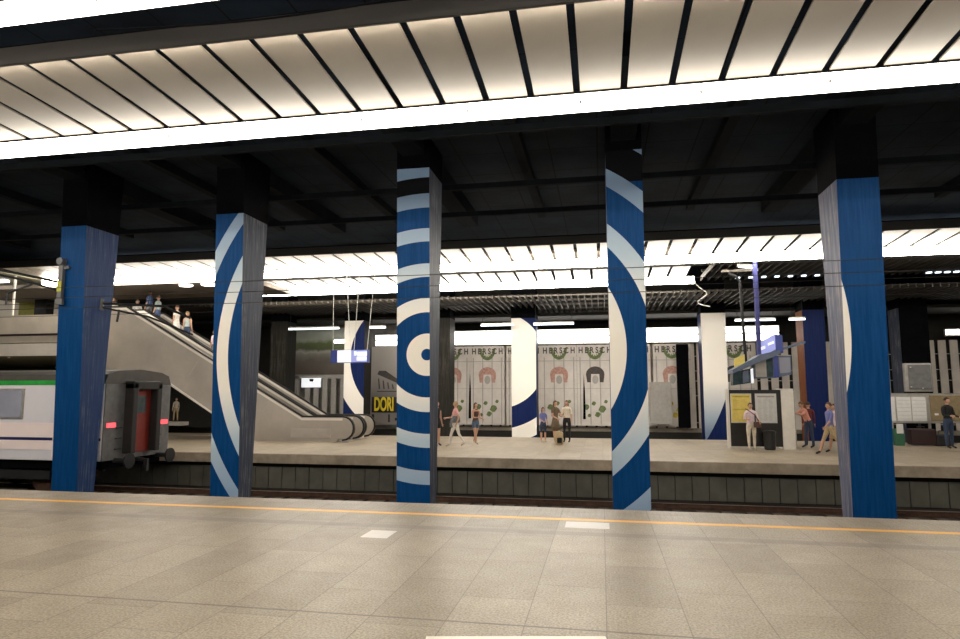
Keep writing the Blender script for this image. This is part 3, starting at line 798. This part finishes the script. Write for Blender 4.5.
MB().prism([(-.62, 2.28), (-.42, 2.32), (-.42, 2.74), (-.62, 2.68)], 1, -.12, -.1).build('small_monitor_screen', 'grey_blue', t_)
MB().prism([(-.34, 2.28), (-.26, 2.28), (-.26, 2.8), (-.34, 2.78)], 1, -.13, -.1).build('small_monitor_edge', 'screen_white', t_)
MB().prism([(-.86, 2.86), (-.50, 3.0), (-.50, 3.32), (-.86, 3.16)], 1, -.02, .06).build('yellow_sign', 'yellow_paper', t_)
MB().tube([(-.7, .02, 2.7), (-.7, .02, 2.95)], .02, 6).build('sign_stem', 'dark_metal', t_)

# ---------------------------------------------------------------- timetable stand, bin, boards
t_ = thing('timetable_stand', 'black timetable stand with a yellow and a white sheet', 'information stand', (4.32, 24.0, 0))
MB().box(.08, 1.92, 0, .12, .08, 2.04).build('board', 'kiosk_black', t_)
MB().box(.0, .09, -.03, .15, 0, 2.06).build('post', 'white_paint', t_)
MB().box(1.80, 2.20, -.05, .6, 0, 2.08).build('side_panel', 'white_paint', t_)
MB().box(2.22, 2.25, -.0, .6, .05, 2.0).build('side_board', 'frame_alu', t_)
def sheet(x0, x1, z0, z1, mt, lb):
    f = MB().box(x0-.03, x1+.03, -.015, 0, z0-.03, z1+.03).build('sheet_frame', 'white_paper', t_)
    s = MB().box(x0, x1, -.02, -.015, z0, z1).build('sheet', mt, f); s['label'] = lb
    b = MB(); b.box(x0+.04, x1-.04, -.023, -.02, z1-.10, z1-.05)
    z = z1-.17
    cols_ = 2 if mt == 'yellow_paper' else 3
    while z > z0+.05:
        for c in range(cols_):
            w = (x1-x0-.1)/cols_; b.box(x0+.05+c*w, x0+.05+c*w+w*.8*random.uniform(.6, 1), -.022, -.02, z, z+.008)
        z -= .04
    if mt == 'yellow_paper': b.box(x0+.08, x1-.08, -.023, -.02, z0+.42, z0+.45)
    b.build('print', 'print_grey' if mt == 'white_paper' else 'print_yellow', f)
sheet(.16, .80, .92, 1.88, 'yellow_paper', 'yellow timetable sheet')
sheet(.98, 1.62, .92, 1.88, 'white_paper', 'white timetable sheet')
t_ = thing('litter_bin', 'dark litter bin standing in front of the timetable stand', 'bin', (5.62, 23.7, 0))
MB().lathe([(.16, 0), (.19, .05), (.20, .55), (.21, .57)], (0, 0, 0), 16).build('body', 'dark_metal', t_, smooth=False)
MB().lathe([(.215, .57), (.215, .62), (.15, .66), (.06, .66)], (0, 0, 0), 16).build('lid', 'kiosk_black', t_)
t_ = thing('notice_board', 'long framed notice board with white sheets and a brown half', 'notice board', (10.2, 27.0, 0))
MB().box(0, 3.9, 0, .08, .80, 1.92).build('frame', 'frame_alu', t_)
for c in range(2):
    s = MB().box(.78+c*.52, 1.26+c*.52, -.015, 0, .88, 1.78).build('white_sheet', 'white_paper', t_)
    b = MB()
    for k in range(6): b.box(.80+c*.52, 1.24+c*.52, -.02, -.015, .95+k*.14, .96+k*.14)
    b.build('print', 'print_grey', s)
MB().box(.05, .72, -.015, 0, .88, 1.78).build('white_sheet', 'white_paper', t_)
MB().box(1.92, 3.8, -.015, 0, .88, 1.84).build('brown_panel', 'brown_board', t_)
MB().box(2.05, 2.18, -.03, -.015, 1.1, 1.17).build('note', 'white_paper', t_)
for x in (.1, 1.84, 3.75): MB().box(x, x+.07, 0, .07, 0, .80).build('leg', 'frame_alu', t_)
t_ = thing('info_screen', 'square grey screen in a pale frame above the notice board', 'screen', (11.9, 27.3, 0))
MB().box(-.46, .46, -.1, .1, 1.98, 3.06).build('frame', 'frame_alu', t_, bevel=.01)
MB().box(-.36, .42, -.13, -.1, 2.06, 3.0).build('glass', 'screen_grey', t_)
for x, z in ((-.30, 2.15), (.1, 2.10), (-.28, 2.9)): MB().lathe([(.03, 0), (.03, .02)], (x, -.15, z), 8).build('bolt', 'white_paint', t_)
MB().tube([(0, .12, 0), (0, .12, 2.0)], .05, 8).build('post', 'dark_metal', t_)
t_ = thing('suitcase', 'dark red suitcase standing under the white half of the notice board', 'suitcase', (11.55, 26.9-.35, 0))
MB().box(-.42, .42, -.2, .2, .04, .62).build('body', 'red_brown', t_, bevel=.04); MB().tube([(-.12, 0, .62), (-.12, 0, .70), (.12, 0, .70), (.12, 0, .62)], .015, 6).build('handle', 'rubber', t_)
t_ = thing('travel_bag', 'black travel bag leaning beside the dark red suitcase', 'bag', (12.25, 26.55, 0))
MB().box(-.28, .28, -.18, .18, 0, .42).build('body', 'dark_metal', t_, bevel=.06); MB().tube([(-.15, 0, .4), (-.1, 0, .55), (.1, 0, .55), (.15, 0, .4)], .015, 6).build('handle', 'rubber', t_)
t_ = thing('green_bag', 'green bag with a white paper sheet next to the big blue pillar', 'bag', (10.75, 26.45, 0))
MB().box(-.16, .16, -.12, .12, 0, .62).build('body', 'green_bag', t_, bevel=.03); MB().box(-.1, .12, -.14, -.12, .45, .8).build('paper', 'white_paper', t_)
tag(MB().box(13.05, 13.3, 26.1, 26.25, 0, .42).build('paper_bag', 'white_paper'), 'white paper bag at the feet of the man in black', 'bag')

# painted mark and replaced tiles on the near platform
o = tag(MB().box(-.72, .72, -.4, 0, 0.0, .003).build('floor_marking', 'marking_white'), 'white painted bar on the near platform at the bottom edge', 'floor marking'); o.location = (-.72, 5.36, 0); o.rotation_euler = (0, 0, R(10.8))
tag(MB().box(-3.26, -2.88, 8.48, 8.95, 0.0, .003).build('light_tile', 'tile_light'), 'small pale replacement tile in front of the ringed pillar', 'tile')
tag(MB().box(-.57, .07, 9.63, 10.08, 0.0, .003).build('light_tile', 'tile_light'), 'pale replacement tile beside the yellow line', 'tile')

# ================================================================ people
mat('skin', (.55, .31, .21), .55, 0, .05, 10); mat('hair_dark', (.03, .018, .012), .6); mat('hair_blond', (.45, .30, .15), .6); mat('hair_brown', (.12, .06, .03), .6)
mat('hair_grey', (.4, .37, .33), .6)
for nm, c in dict(cl_white=(.78, .74, .68), cl_pink=(.72, .38, .36), cl_grey=(.16, .16, .17), cl_brown=(.10, .05, .04), cl_denim=(.07, .12, .20), cl_black=(.008, .008, .009),
                  cl_jeans=(.03, .05, .10), cl_olive=(.14, .10, .06), cl_khaki=(.46, .35, .20), cl_lilac=(.16, .18, .42), cl_salmon=(.72, .32, .24), cl_palepink=(.74, .58, .62),
                  cl_cream=(.68, .60, .48), cl_blue=(.08, .12, .25), cl_teal=(.35, .42, .40), cl_red=(.12, .015, .015), shoe_dark=(.02, .015, .012), shoe_light=(.5, .42, .34), cl_tan=(.42, .30, .18)).items():
    mat(nm, c, .8, 0, .18, 9)
def person(label, x, y, z, rz, h, top_='cl_white', sleeve=.5, bottom='cl_jeans', leg='long', shoes='shoe_dark', hair='hair_dark', hairlen='short',
           legs=((.0, .0), (.0, .0)), arms=((.05, .12, .2), (.05, .12, .2)), lean=0.0, head=0.0, skirt=None, slim=1.0, group=None):
    """rz = 0 faces the tracks (-y). legs: (thigh forward, knee bend); arms: (forward, outward, elbow bend)"""
    t_ = thing('person', label, 'person', (x, y, z), rz)
    k = h/1.75
    V = []; Rd = []; E_ = []; reg = []
    def add(p, r): V.append(Vector(p)); Rd.append(r); return len(V)-1
    def con(a, c, rg): E_.append((a, c)); reg.append(rg)
    ft = []
    td = Vector((0, -math.sin(lean), math.cos(lean)))
    pel = add((0, 0, 0), .125*slim)
    wst = add(td*.14, .112*slim); ch = add(td*.33, .135*slim); nb = add(td*.46, .085*slim); nk = add(td*.53, .052)
    con(pel, wst, 'hips'); con(wst, ch, 'torso'); con(ch, nb, 'torso'); con(nb, nk, 'neck')
    hc = td*.53+Vector((0, -math.sin(lean+head), math.cos(lean+head)))*.14
    hd = add(hc-(hc-td*.53)*.5, .055); con(nk, hd, 'neck')
    zmin = 0
    for s, (th, kb) in zip((-1, 1), legs):
        hp = add((s*.095, 0, -.06), .095*slim)
        dt = Vector((s*.03, -math.sin(th), -math.cos(th))).normalized(); a2 = th-kb
        ds = Vector((0, -math.sin(a2), -math.cos(a2)))
        kp = V[hp]+dt*.40; mid = V[hp]+dt*.2
        mi = add(mid, .078*slim); kn = add(kp, .056*slim)
        cf = add(kp+ds*.16, .055*slim); an = add(kp+ds*.40, .036)
        fa = max(-.5, min(.5, a2))*.8
        heel = V[an]+Vector((0, .02, -.045)); toe = V[an]+Vector((0, -.15, -.055+.08*min(0, fa)))
        to = add(toe, .034)
        con(pel, hp, 'hips'); con(hp, mi, 'thigh'); con(mi, kn, 'thigh2'); con(kn, cf, 'shin'); con(cf, an, 'shin'); con(an, to, 'foot')
        zmin = min(zmin, V[an].z-.085)
    ends = []
    for s, (fw_, ow, eb) in zip((-1, 1), arms):
        sh = add(td*.43+Vector((s*.165*slim, 0, 0)), .058*slim)
        du = Vector((s*math.sin(ow), -math.sin(fw_)*math.cos(ow), -math.cos(fw_)*math.cos(ow)))
        el = add(V[sh]+du*.27, .040*slim)
        f2 = fw_+eb; inw = -.25 if eb > .8 else 0
        df = Vector((s*(math.sin(ow)*.5+inw), -math.sin(f2), -math.cos(f2))).normalized()
        wr = add(V[el]+df*.24, .026); pm = add(V[el]+df*.31, .030)
        con(nb, sh, 'shoulder'); con(sh, el, 'uparm'); con(el, wr, 'forearm'); con(wr, pm, 'hand')
        ends.append((V[pm].copy(), df, s))
    # skin surface
    me = bpy.data.meshes.new('tmp'); me.from_pydata([tuple(v) for v in V], E_, [])
    o = link(bpy.data.objects.new('tmp', me))
    sk = o.modifiers.new('s', 'SKIN'); sk.use_smooth_shade = True
    for i, r in enumerate(Rd): me.skin_vertices[0].data[i].radius = (r, r)
    for i in range(len(V)): me.skin_vertices[0].data[i].use_root = (i == 0)
    # flatten the chest front to back
    for i in (pel, wst, ch): me.skin_vertices[0].data[i].radius = (Rd[i]*1.12, Rd[i]*.82)
    ss = o.modifiers.new('u', 'SUBSURF'); ss.levels = 1; ss.render_levels = 1
    dg = bpy.context.evaluated_depsgraph_get(); dg.update()
    bme = bpy.data.meshes.new_from_object(o.evaluated_get(dg)); bpy.data.objects.remove(o)
    bm = bmesh.new(); bm.from_mesh(bme)
    mats = ['skin', top_, bottom, shoes, 'print_dark']
    bands = leg
    for f in bm.faces:
        c = f.calc_center_median(); best = 9; br = None; bt = 0
        for (a, b2), rg in zip(E_, reg):
            pa, pb = V[a], V[b2]; d = pb-pa; q = max(0, min(1, (c-pa).dot(d)/max(1e-6, d.length_squared)))
            rr = Rd[a]*(1-q)+Rd[b2]*q; dd = (c-pa-d*q).length-rr
            if dd < best: best, br, bt = dd, rg, q
        mi = 0
        if br in ('torso', 'shoulder'): mi = 1 if sleeve >= 0 or br == 'torso' else 0
        elif br == 'hips': mi = 2 if (c.z < .03) else 1
        elif br == 'uparm': mi = 1 if bt < sleeve*2 else 0
        elif br == 'forearm': mi = 1 if sleeve >= 1 else 0
        elif br == 'thigh': mi = 2
        elif br == 'thigh2': mi = 2 if leg in ('long', 'knee') or (leg == 'short' and bt < .1) else 0
        elif br == 'shin': mi = 2 if leg == 'long' else 0
        elif br == 'foot': mi = 3
        f.material_index = mi; f.smooth = True
    # head with face
    hm = Matrix.Translation(hc) @ Matrix.Rotation(-(lean+head)*-1, 4, 'X')
    r = bmesh.ops.create_icosphere(bm, subdivisions=3, radius=1.0)
    for v in r['verts']:
        p = v.co; q = Vector((p.x*.074, p.y*.092, p.z*.115))
        if p.z < -.2: q.x *= 1-.25*(-p.z-.2); q.y *= 1-.15*(-p.z-.2)
        if p.y < -.85 and abs(p.x) < .25 and -.35 < p.z < .15: q.y -= .022*(1-abs(p.x)*4)*(1 if p.z < 0 else .5)   # nose
        if p.y < -.75 and .02 < p.z < .25 and .2 < abs(p.x) < .5: q.y += .006                                       # eye sockets
        if p.y < -.7 and p.z < -.75: q.y -= .008                                                                     # chin
        v.co = hm @ q
    for f in {f for v in r['verts'] for f in v.link_faces}: f.material_index = 0; f.smooth = True
    def blob(c, rx, ry, rz_, mi):
        r = bmesh.ops.create_icosphere(bm, subdivisions=1, radius=1.0)
        for v in r['verts']: v.co = hm @ (Vector((v.co.x*rx, v.co.y*ry, v.co.z*rz_))+Vector(c))
        for f in {f for v in r['verts'] for f in v.link_faces}: f.material_index = mi; f.smooth = True
    for s in (-1, 1):
        blob((s*.028, -.084, .012), .011, .006, .006, 4); blob((s*.076, 0, -.005), .010, .018, .028, 0)
    blob((0, -.084, -.055), .022, .006, .005, 4)
    # fingers
    for pos, df, s in ends:
        sd = Vector((0, 1, 0)) if abs(df.z) > .5 else Vector((0, 0, 1)); sd = (sd-df*sd.dot(df)).normalized(); inn = df.cross(sd)
        for j, ln in enumerate((.062, .075, .070, .055)):
            b0 = pos+sd*((j-1.5)*.017); p1_ = b0+df*ln*.55; p2_ = p1_+(df+inn*.5*s).normalized()*ln*.5
            mb = MB().tube([b0, p1_, p2_], .0085, 5, r2=.006)
            vs = [bm.verts.new(v) for v in mb.v]
            for f in mb.f: bm.faces.new([vs[i] for i in f]).material_index = 0
        b0 = pos-df*.03-sd*.03; mb = MB().tube([b0+sd*.01, b0-sd*.02+df*.03, b0-sd*.022+df*.055], .010, 5, r2=.007)
        vs = [bm.verts.new(v) for v in mb.v]
        for f in mb.f: bm.faces.new([vs[i] for i in f]).material_index = 0
    for v in bm.verts: v.co = Vector((v.co.x*k, v.co.y*k, (v.co.z-zmin)*k))
    bmesh.ops.recalc_face_normals(bm, faces=bm.faces)
    body = bpy.data.meshes.new('body'); bm.to_mesh(body); bm.free()
    for q in mats: body.materials.append(M[q])
    bo = link(bpy.data.objects.new('body', body)); bo.parent = t_
    # hair
    bm = bmesh.new(); r = bmesh.ops.create_icosphere(bm, subdivisions=3, radius=1.0)
    dele = []
    for v in r['verts']:
        p = v.co
        if (p.y < -.45 and p.z < .42) or (p.z < (-.15 if hairlen == 'short' else -.55)) : dele.append(v)
        n_ = 1+.03*math.sin(p.x*17+p.z*13)
        v.co = Vector((p.x*.083*n_, p.y*.101*n_+.006, p.z*.124*n_+.004))
    bmesh.ops.delete(bm, geom=dele, context='VERTS')
    if hairlen == 'long':
        mb = MB().lathe([(.03, -.24), (.07, -.18), (.08, -.06), (.078, .02)], (0, .045, 0), 12, 0, .6)
        vs = [bm.verts.new(v) for v in mb.v]
        for f in mb.f: bm.faces.new([vs[i] for i in f])
    for v in bm.verts:
        q = hm @ v.co; v.co = Vector((q.x*k, q.y*k, (q.z-zmin)*k))
    for f in bm.faces: f.smooth = True
    hme = bpy.data.meshes.new('hair'); bm.to_mesh(hme); bm.free(); hme.materials.append(M[hair])
    ho = link(bpy.data.objects.new('hair', hme)); ho.parent = t_
    if hairlen == 'short' or True:
        so = ho.modifiers.new('thick', 'SOLIDIFY'); so.thickness = .012
    if skirt:
        mt, zlen, wd = skirt
        mb = MB(); N = 20; prof = [(.135, .06), (.165, -.06), (.165+wd*.5, -zlen*.5), (.165+wd, -zlen)]
        i0 = 0
        for r_, z_ in prof:
            for a in range(N):
                an = 2*PI*a/N; rr = r_*(1+.05*math.sin(an*5)*(1 if z_ < -.1 else 0))
                mb.v.append((rr*math.cos(an)*k*slim, rr*.75*math.sin(an)*k*slim, (z_-zmin)*k))
        for q in range(len(prof)-1):
            for a in range(N):
                c = (a+1) % N; mb.f.append((q*N+a, q*N+c, (q+1)*N+c, (q+1)*N+a)); mb.m.append(0)
        so = mb.build('skirt', mt, t_, smooth=True); sm = so.modifiers.new('t', 'SOLIDIFY'); sm.thickness = .01
    return t_

LF, RT_, AW = R(-90), R(90), R(180)
person('person in black half hidden behind the ringed pillar', -5.98, 23.1, 0, R(60), 1.65, 'cl_black', 0, 'cl_black', 'short', hair='hair_brown', hairlen='long')
person('woman in a pink top and white trousers walking left', -5.25, 23.0, 0, R(-60), 1.68, 'cl_pink', .3, 'cl_white', 'long', 'shoe_light', 'hair_blond', 'short',
       legs=((.35, .15), (-.25, .35)), arms=((.3, .1, 1.2), (-.2, .2, .6)))
t_ = thing('tied_sweater', 'grey sweater tied round the waist of the woman in white trousers', 'sweater', (-5.25, 23.0, .0), R(-60))
MB().lathe([(.15, .86), (.185, .9), (.18, 1.02), (.15, 1.1)], (0, .01, 0), 18, 0, .85).build('sweater_body', 'cl_grey', t_, smooth=True)
MB().tube([(-.05, -.14, .98), (-.08, -.18, .8), (-.06, -.17, .7)], .035, 8).tube([(.05, -.14, .98), (.07, -.18, .8), (.08, -.17, .68)], .035, 8).build('sleeve', 'cl_grey', t_, smooth=True)
person('woman in a dark tank top and denim shorts walking right', -4.74, 24.2, 0, R(50), 1.60, 'cl_brown', -1, 'cl_denim', 'short', 'shoe_light', 'hair_brown', 'long',
       legs=((.25, .1), (-.2, .25)), arms=((.3, .15, 1.3), (.1, .2, 1.2)))
person('child in blue with bare legs at the left of the family group', -2.30, 25.6, 0, R(30), 1.38, 'cl_lilac', .4, 'cl_jeans', 'knee', 'shoe_light', 'hair_dark', 'long', arms=((.3, .1, 1.0), (.1, .1, .3)))
person('long haired woman in an olive dress in the middle of the family group', -1.78, 25.1, 0, R(45), 1.66, 'cl_olive', .3, 'cl_olive', 'short', 'shoe_dark', 'hair_brown', 'long', arms=((.2, .12, 1.0), (.3, .15, 1.2)), skirt=('cl_olive', .42, .06), legs=((.12, 0), (-.08, .1)))
person('woman in a cream top and black trousers at the right of the family group', -1.38, 25.8, 0, R(-10), 1.66, 'cl_cream', .4, 'cl_black', 'long', 'shoe_dark', 'hair_brown', 'long', arms=((.2, .15, 1.5), (.1, .2, .5)))
t_ = thing('backpack', 'beige and black backpack set down in front of the family group', 'backpack', (-1.62, 24.7, 0), R(10))
MB().box(-.15, .15, -.1, .12, 0, .48).build('body', 'cl_khaki', t_, bevel=.05)
MB().box(-.09, .09, -.15, -.1, .06, .26).build('front_pocket', 'cl_black', t_, bevel=.02)
b = MB()
for s in (-1, 1): b.tube([(s*.1, .12, .42), (s*.12, .2, .3), (s*.1, .13, .08)], .014, 6)
b.tube([(-.03, 0, .48), (0, 0, .53), (.03, 0, .48)], .01, 6); b.build('strap', 'cl_cream', t_)
person('woman in a pale pink shirt and beige trousers in front of the timetable stand', 4.93, 23.2, 0, R(8), 1.62, 'cl_palepink', .5, 'cl_cream', 'long', 'shoe_light', 'hair_brown', 'short',
       arms=((.15, .22, 1.5), (.15, .25, 1.1)), legs=((.05, 0), (-.02, .02)), slim=1.08)
t_ = thing('shoulder_bag', 'dark shoulder bag carried by the woman at the timetable stand', 'bag', (4.93, 23.2, .78), R(8))
MB().box(.02, .26, -.25, -.16, 0, .20).build('bag_body', 'cl_brown', t_, bevel=.03)
MB().tube([(.2, -.18, .2), (.08, -.17, .42), (-.12, -.12, .58), (-.15, .02, .62)], .012, 6).build('strap', 'cl_black', t_)
person('person in a salmon shirt and jeans leaning towards the white side panel', 7.2, 24.8, 0, R(-70), 1.70, 'cl_salmon', .5, 'cl_jeans', 'long', 'shoe_dark', 'hair_brown', 'short',
       arms=((1.1, .1, .7), (1.0, .1, .9)), lean=.42, head=-.1, legs=((.1, .0), (-.1, .05)))
person('person in dark red standing behind the one in the salmon shirt', 7.45, 25.6, 0, R(170), 1.62, 'cl_red', 1, 'cl_black', 'long', hair='hair_dark')
person('walker in a lilac shirt and khaki shorts striding left', 7.10, 22.3, 0, R(-75), 1.72, 'cl_lilac', .5, 'cl_khaki', 'knee', 'shoe_dark', 'hair_brown', 'short', legs=((.45, .1), (-.4, .3)), arms=((-.3, .1, .3), (.4, .1, .4)))
person('walker in a tan skirt beside the big blue pillar', 7.48, 22.95, 0, R(-80), 1.62, 'cl_palepink', .3, 'cl_tan', 'short', 'shoe_dark', 'hair_dark', 'long', legs=((.3, .1), (-.3, .3)), skirt=('cl_khaki', .42, .10))
person('man in a black sweater and jeans in front of the brown board', 11.93, 25.4, 0, R(22), 1.80, 'cl_black', 1, 'cl_jeans', 'long', 'shoe_dark', 'hair_dark', 'short', arms=((.2, .18, 1.35), (.15, .2, 1.2)), slim=1.08, head=.1)
person('person in red at the right edge sitting low beside the man in black', 13.6, 26.2, 0, R(10), 1.2, 'cl_red', 1, 'cl_brown', 'long', hair='hair_brown')
# riders on the rear escalator
def rider(lb, x, h, **k): person(lb, x, 26.1, top(x)-.75+.02, k.pop('rz', R(-90)), h, **k)
rider('rider in a white dress on the rear escalator', -19.1, 1.68, top_='cl_white', sleeve=.3, bottom='cl_white', leg='short', hair='hair_brown', skirt=('cl_white', .45, .05))
rider('rider in a striped grey tank top and jeans on the rear escalator', -18.55, 1.68, top_='cl_teal', sleeve=-1, bottom='cl_jeans', leg='long', hair='hair_blond', hairlen='short', rz=R(180))
rider('rider in a pale pink shirt lowest on the rear escalator', -17.15, 1.60, top_='cl_palepink', sleeve=.5, bottom='cl_grey', hair='hair_brown')
rider('rider in a pale blue shirt near the top of the rear escalator', -20.1, 1.6, top_='cl_teal', sleeve=.5, bottom='cl_blue', hair='hair_brown')
rider('rider in dark blue near the top of the rear escalator', -20.55, 1.6, top_='cl_blue', sleeve=.5, bottom='cl_grey', hair='hair_dark')
for x, y, lb, tp, hr in ((-22.3, 25.9, 'blond person in beige on the landing behind the escalator top', 'cl_cream', 'hair_blond'), (-21.6, 26.6, 'grey haired person in white on the landing at the escalator top', 'cl_white', 'hair_grey')):
    person(lb, x, y, 4.7, R(30), 1.65, tp, .4, 'cl_grey', hair=hr)
# landing the escalators arrive on
struct('landing', MB().box(-24, -20.62, 24.36, 27, 4.5, 4.7), 'concrete')
# platform beyond with a waiting person below the escalators
struct('ledge', MB().box(-27.5, -22.9, 32.1, 32.8, .12, .32), 'pale_beige')
struct('ledge_wall', MB().box(-27.5, -25.0, 33.5, 33.6, .32, 3.2), 'hoarding')
person('small distant person in pale clothes standing under the escalator slope', -23.6, 32.6, .32, R(20), 1.35, 'cl_cream', 1, 'cl_khaki', hair='hair_dark', legs=((.1, 0), (-.1, .1)))
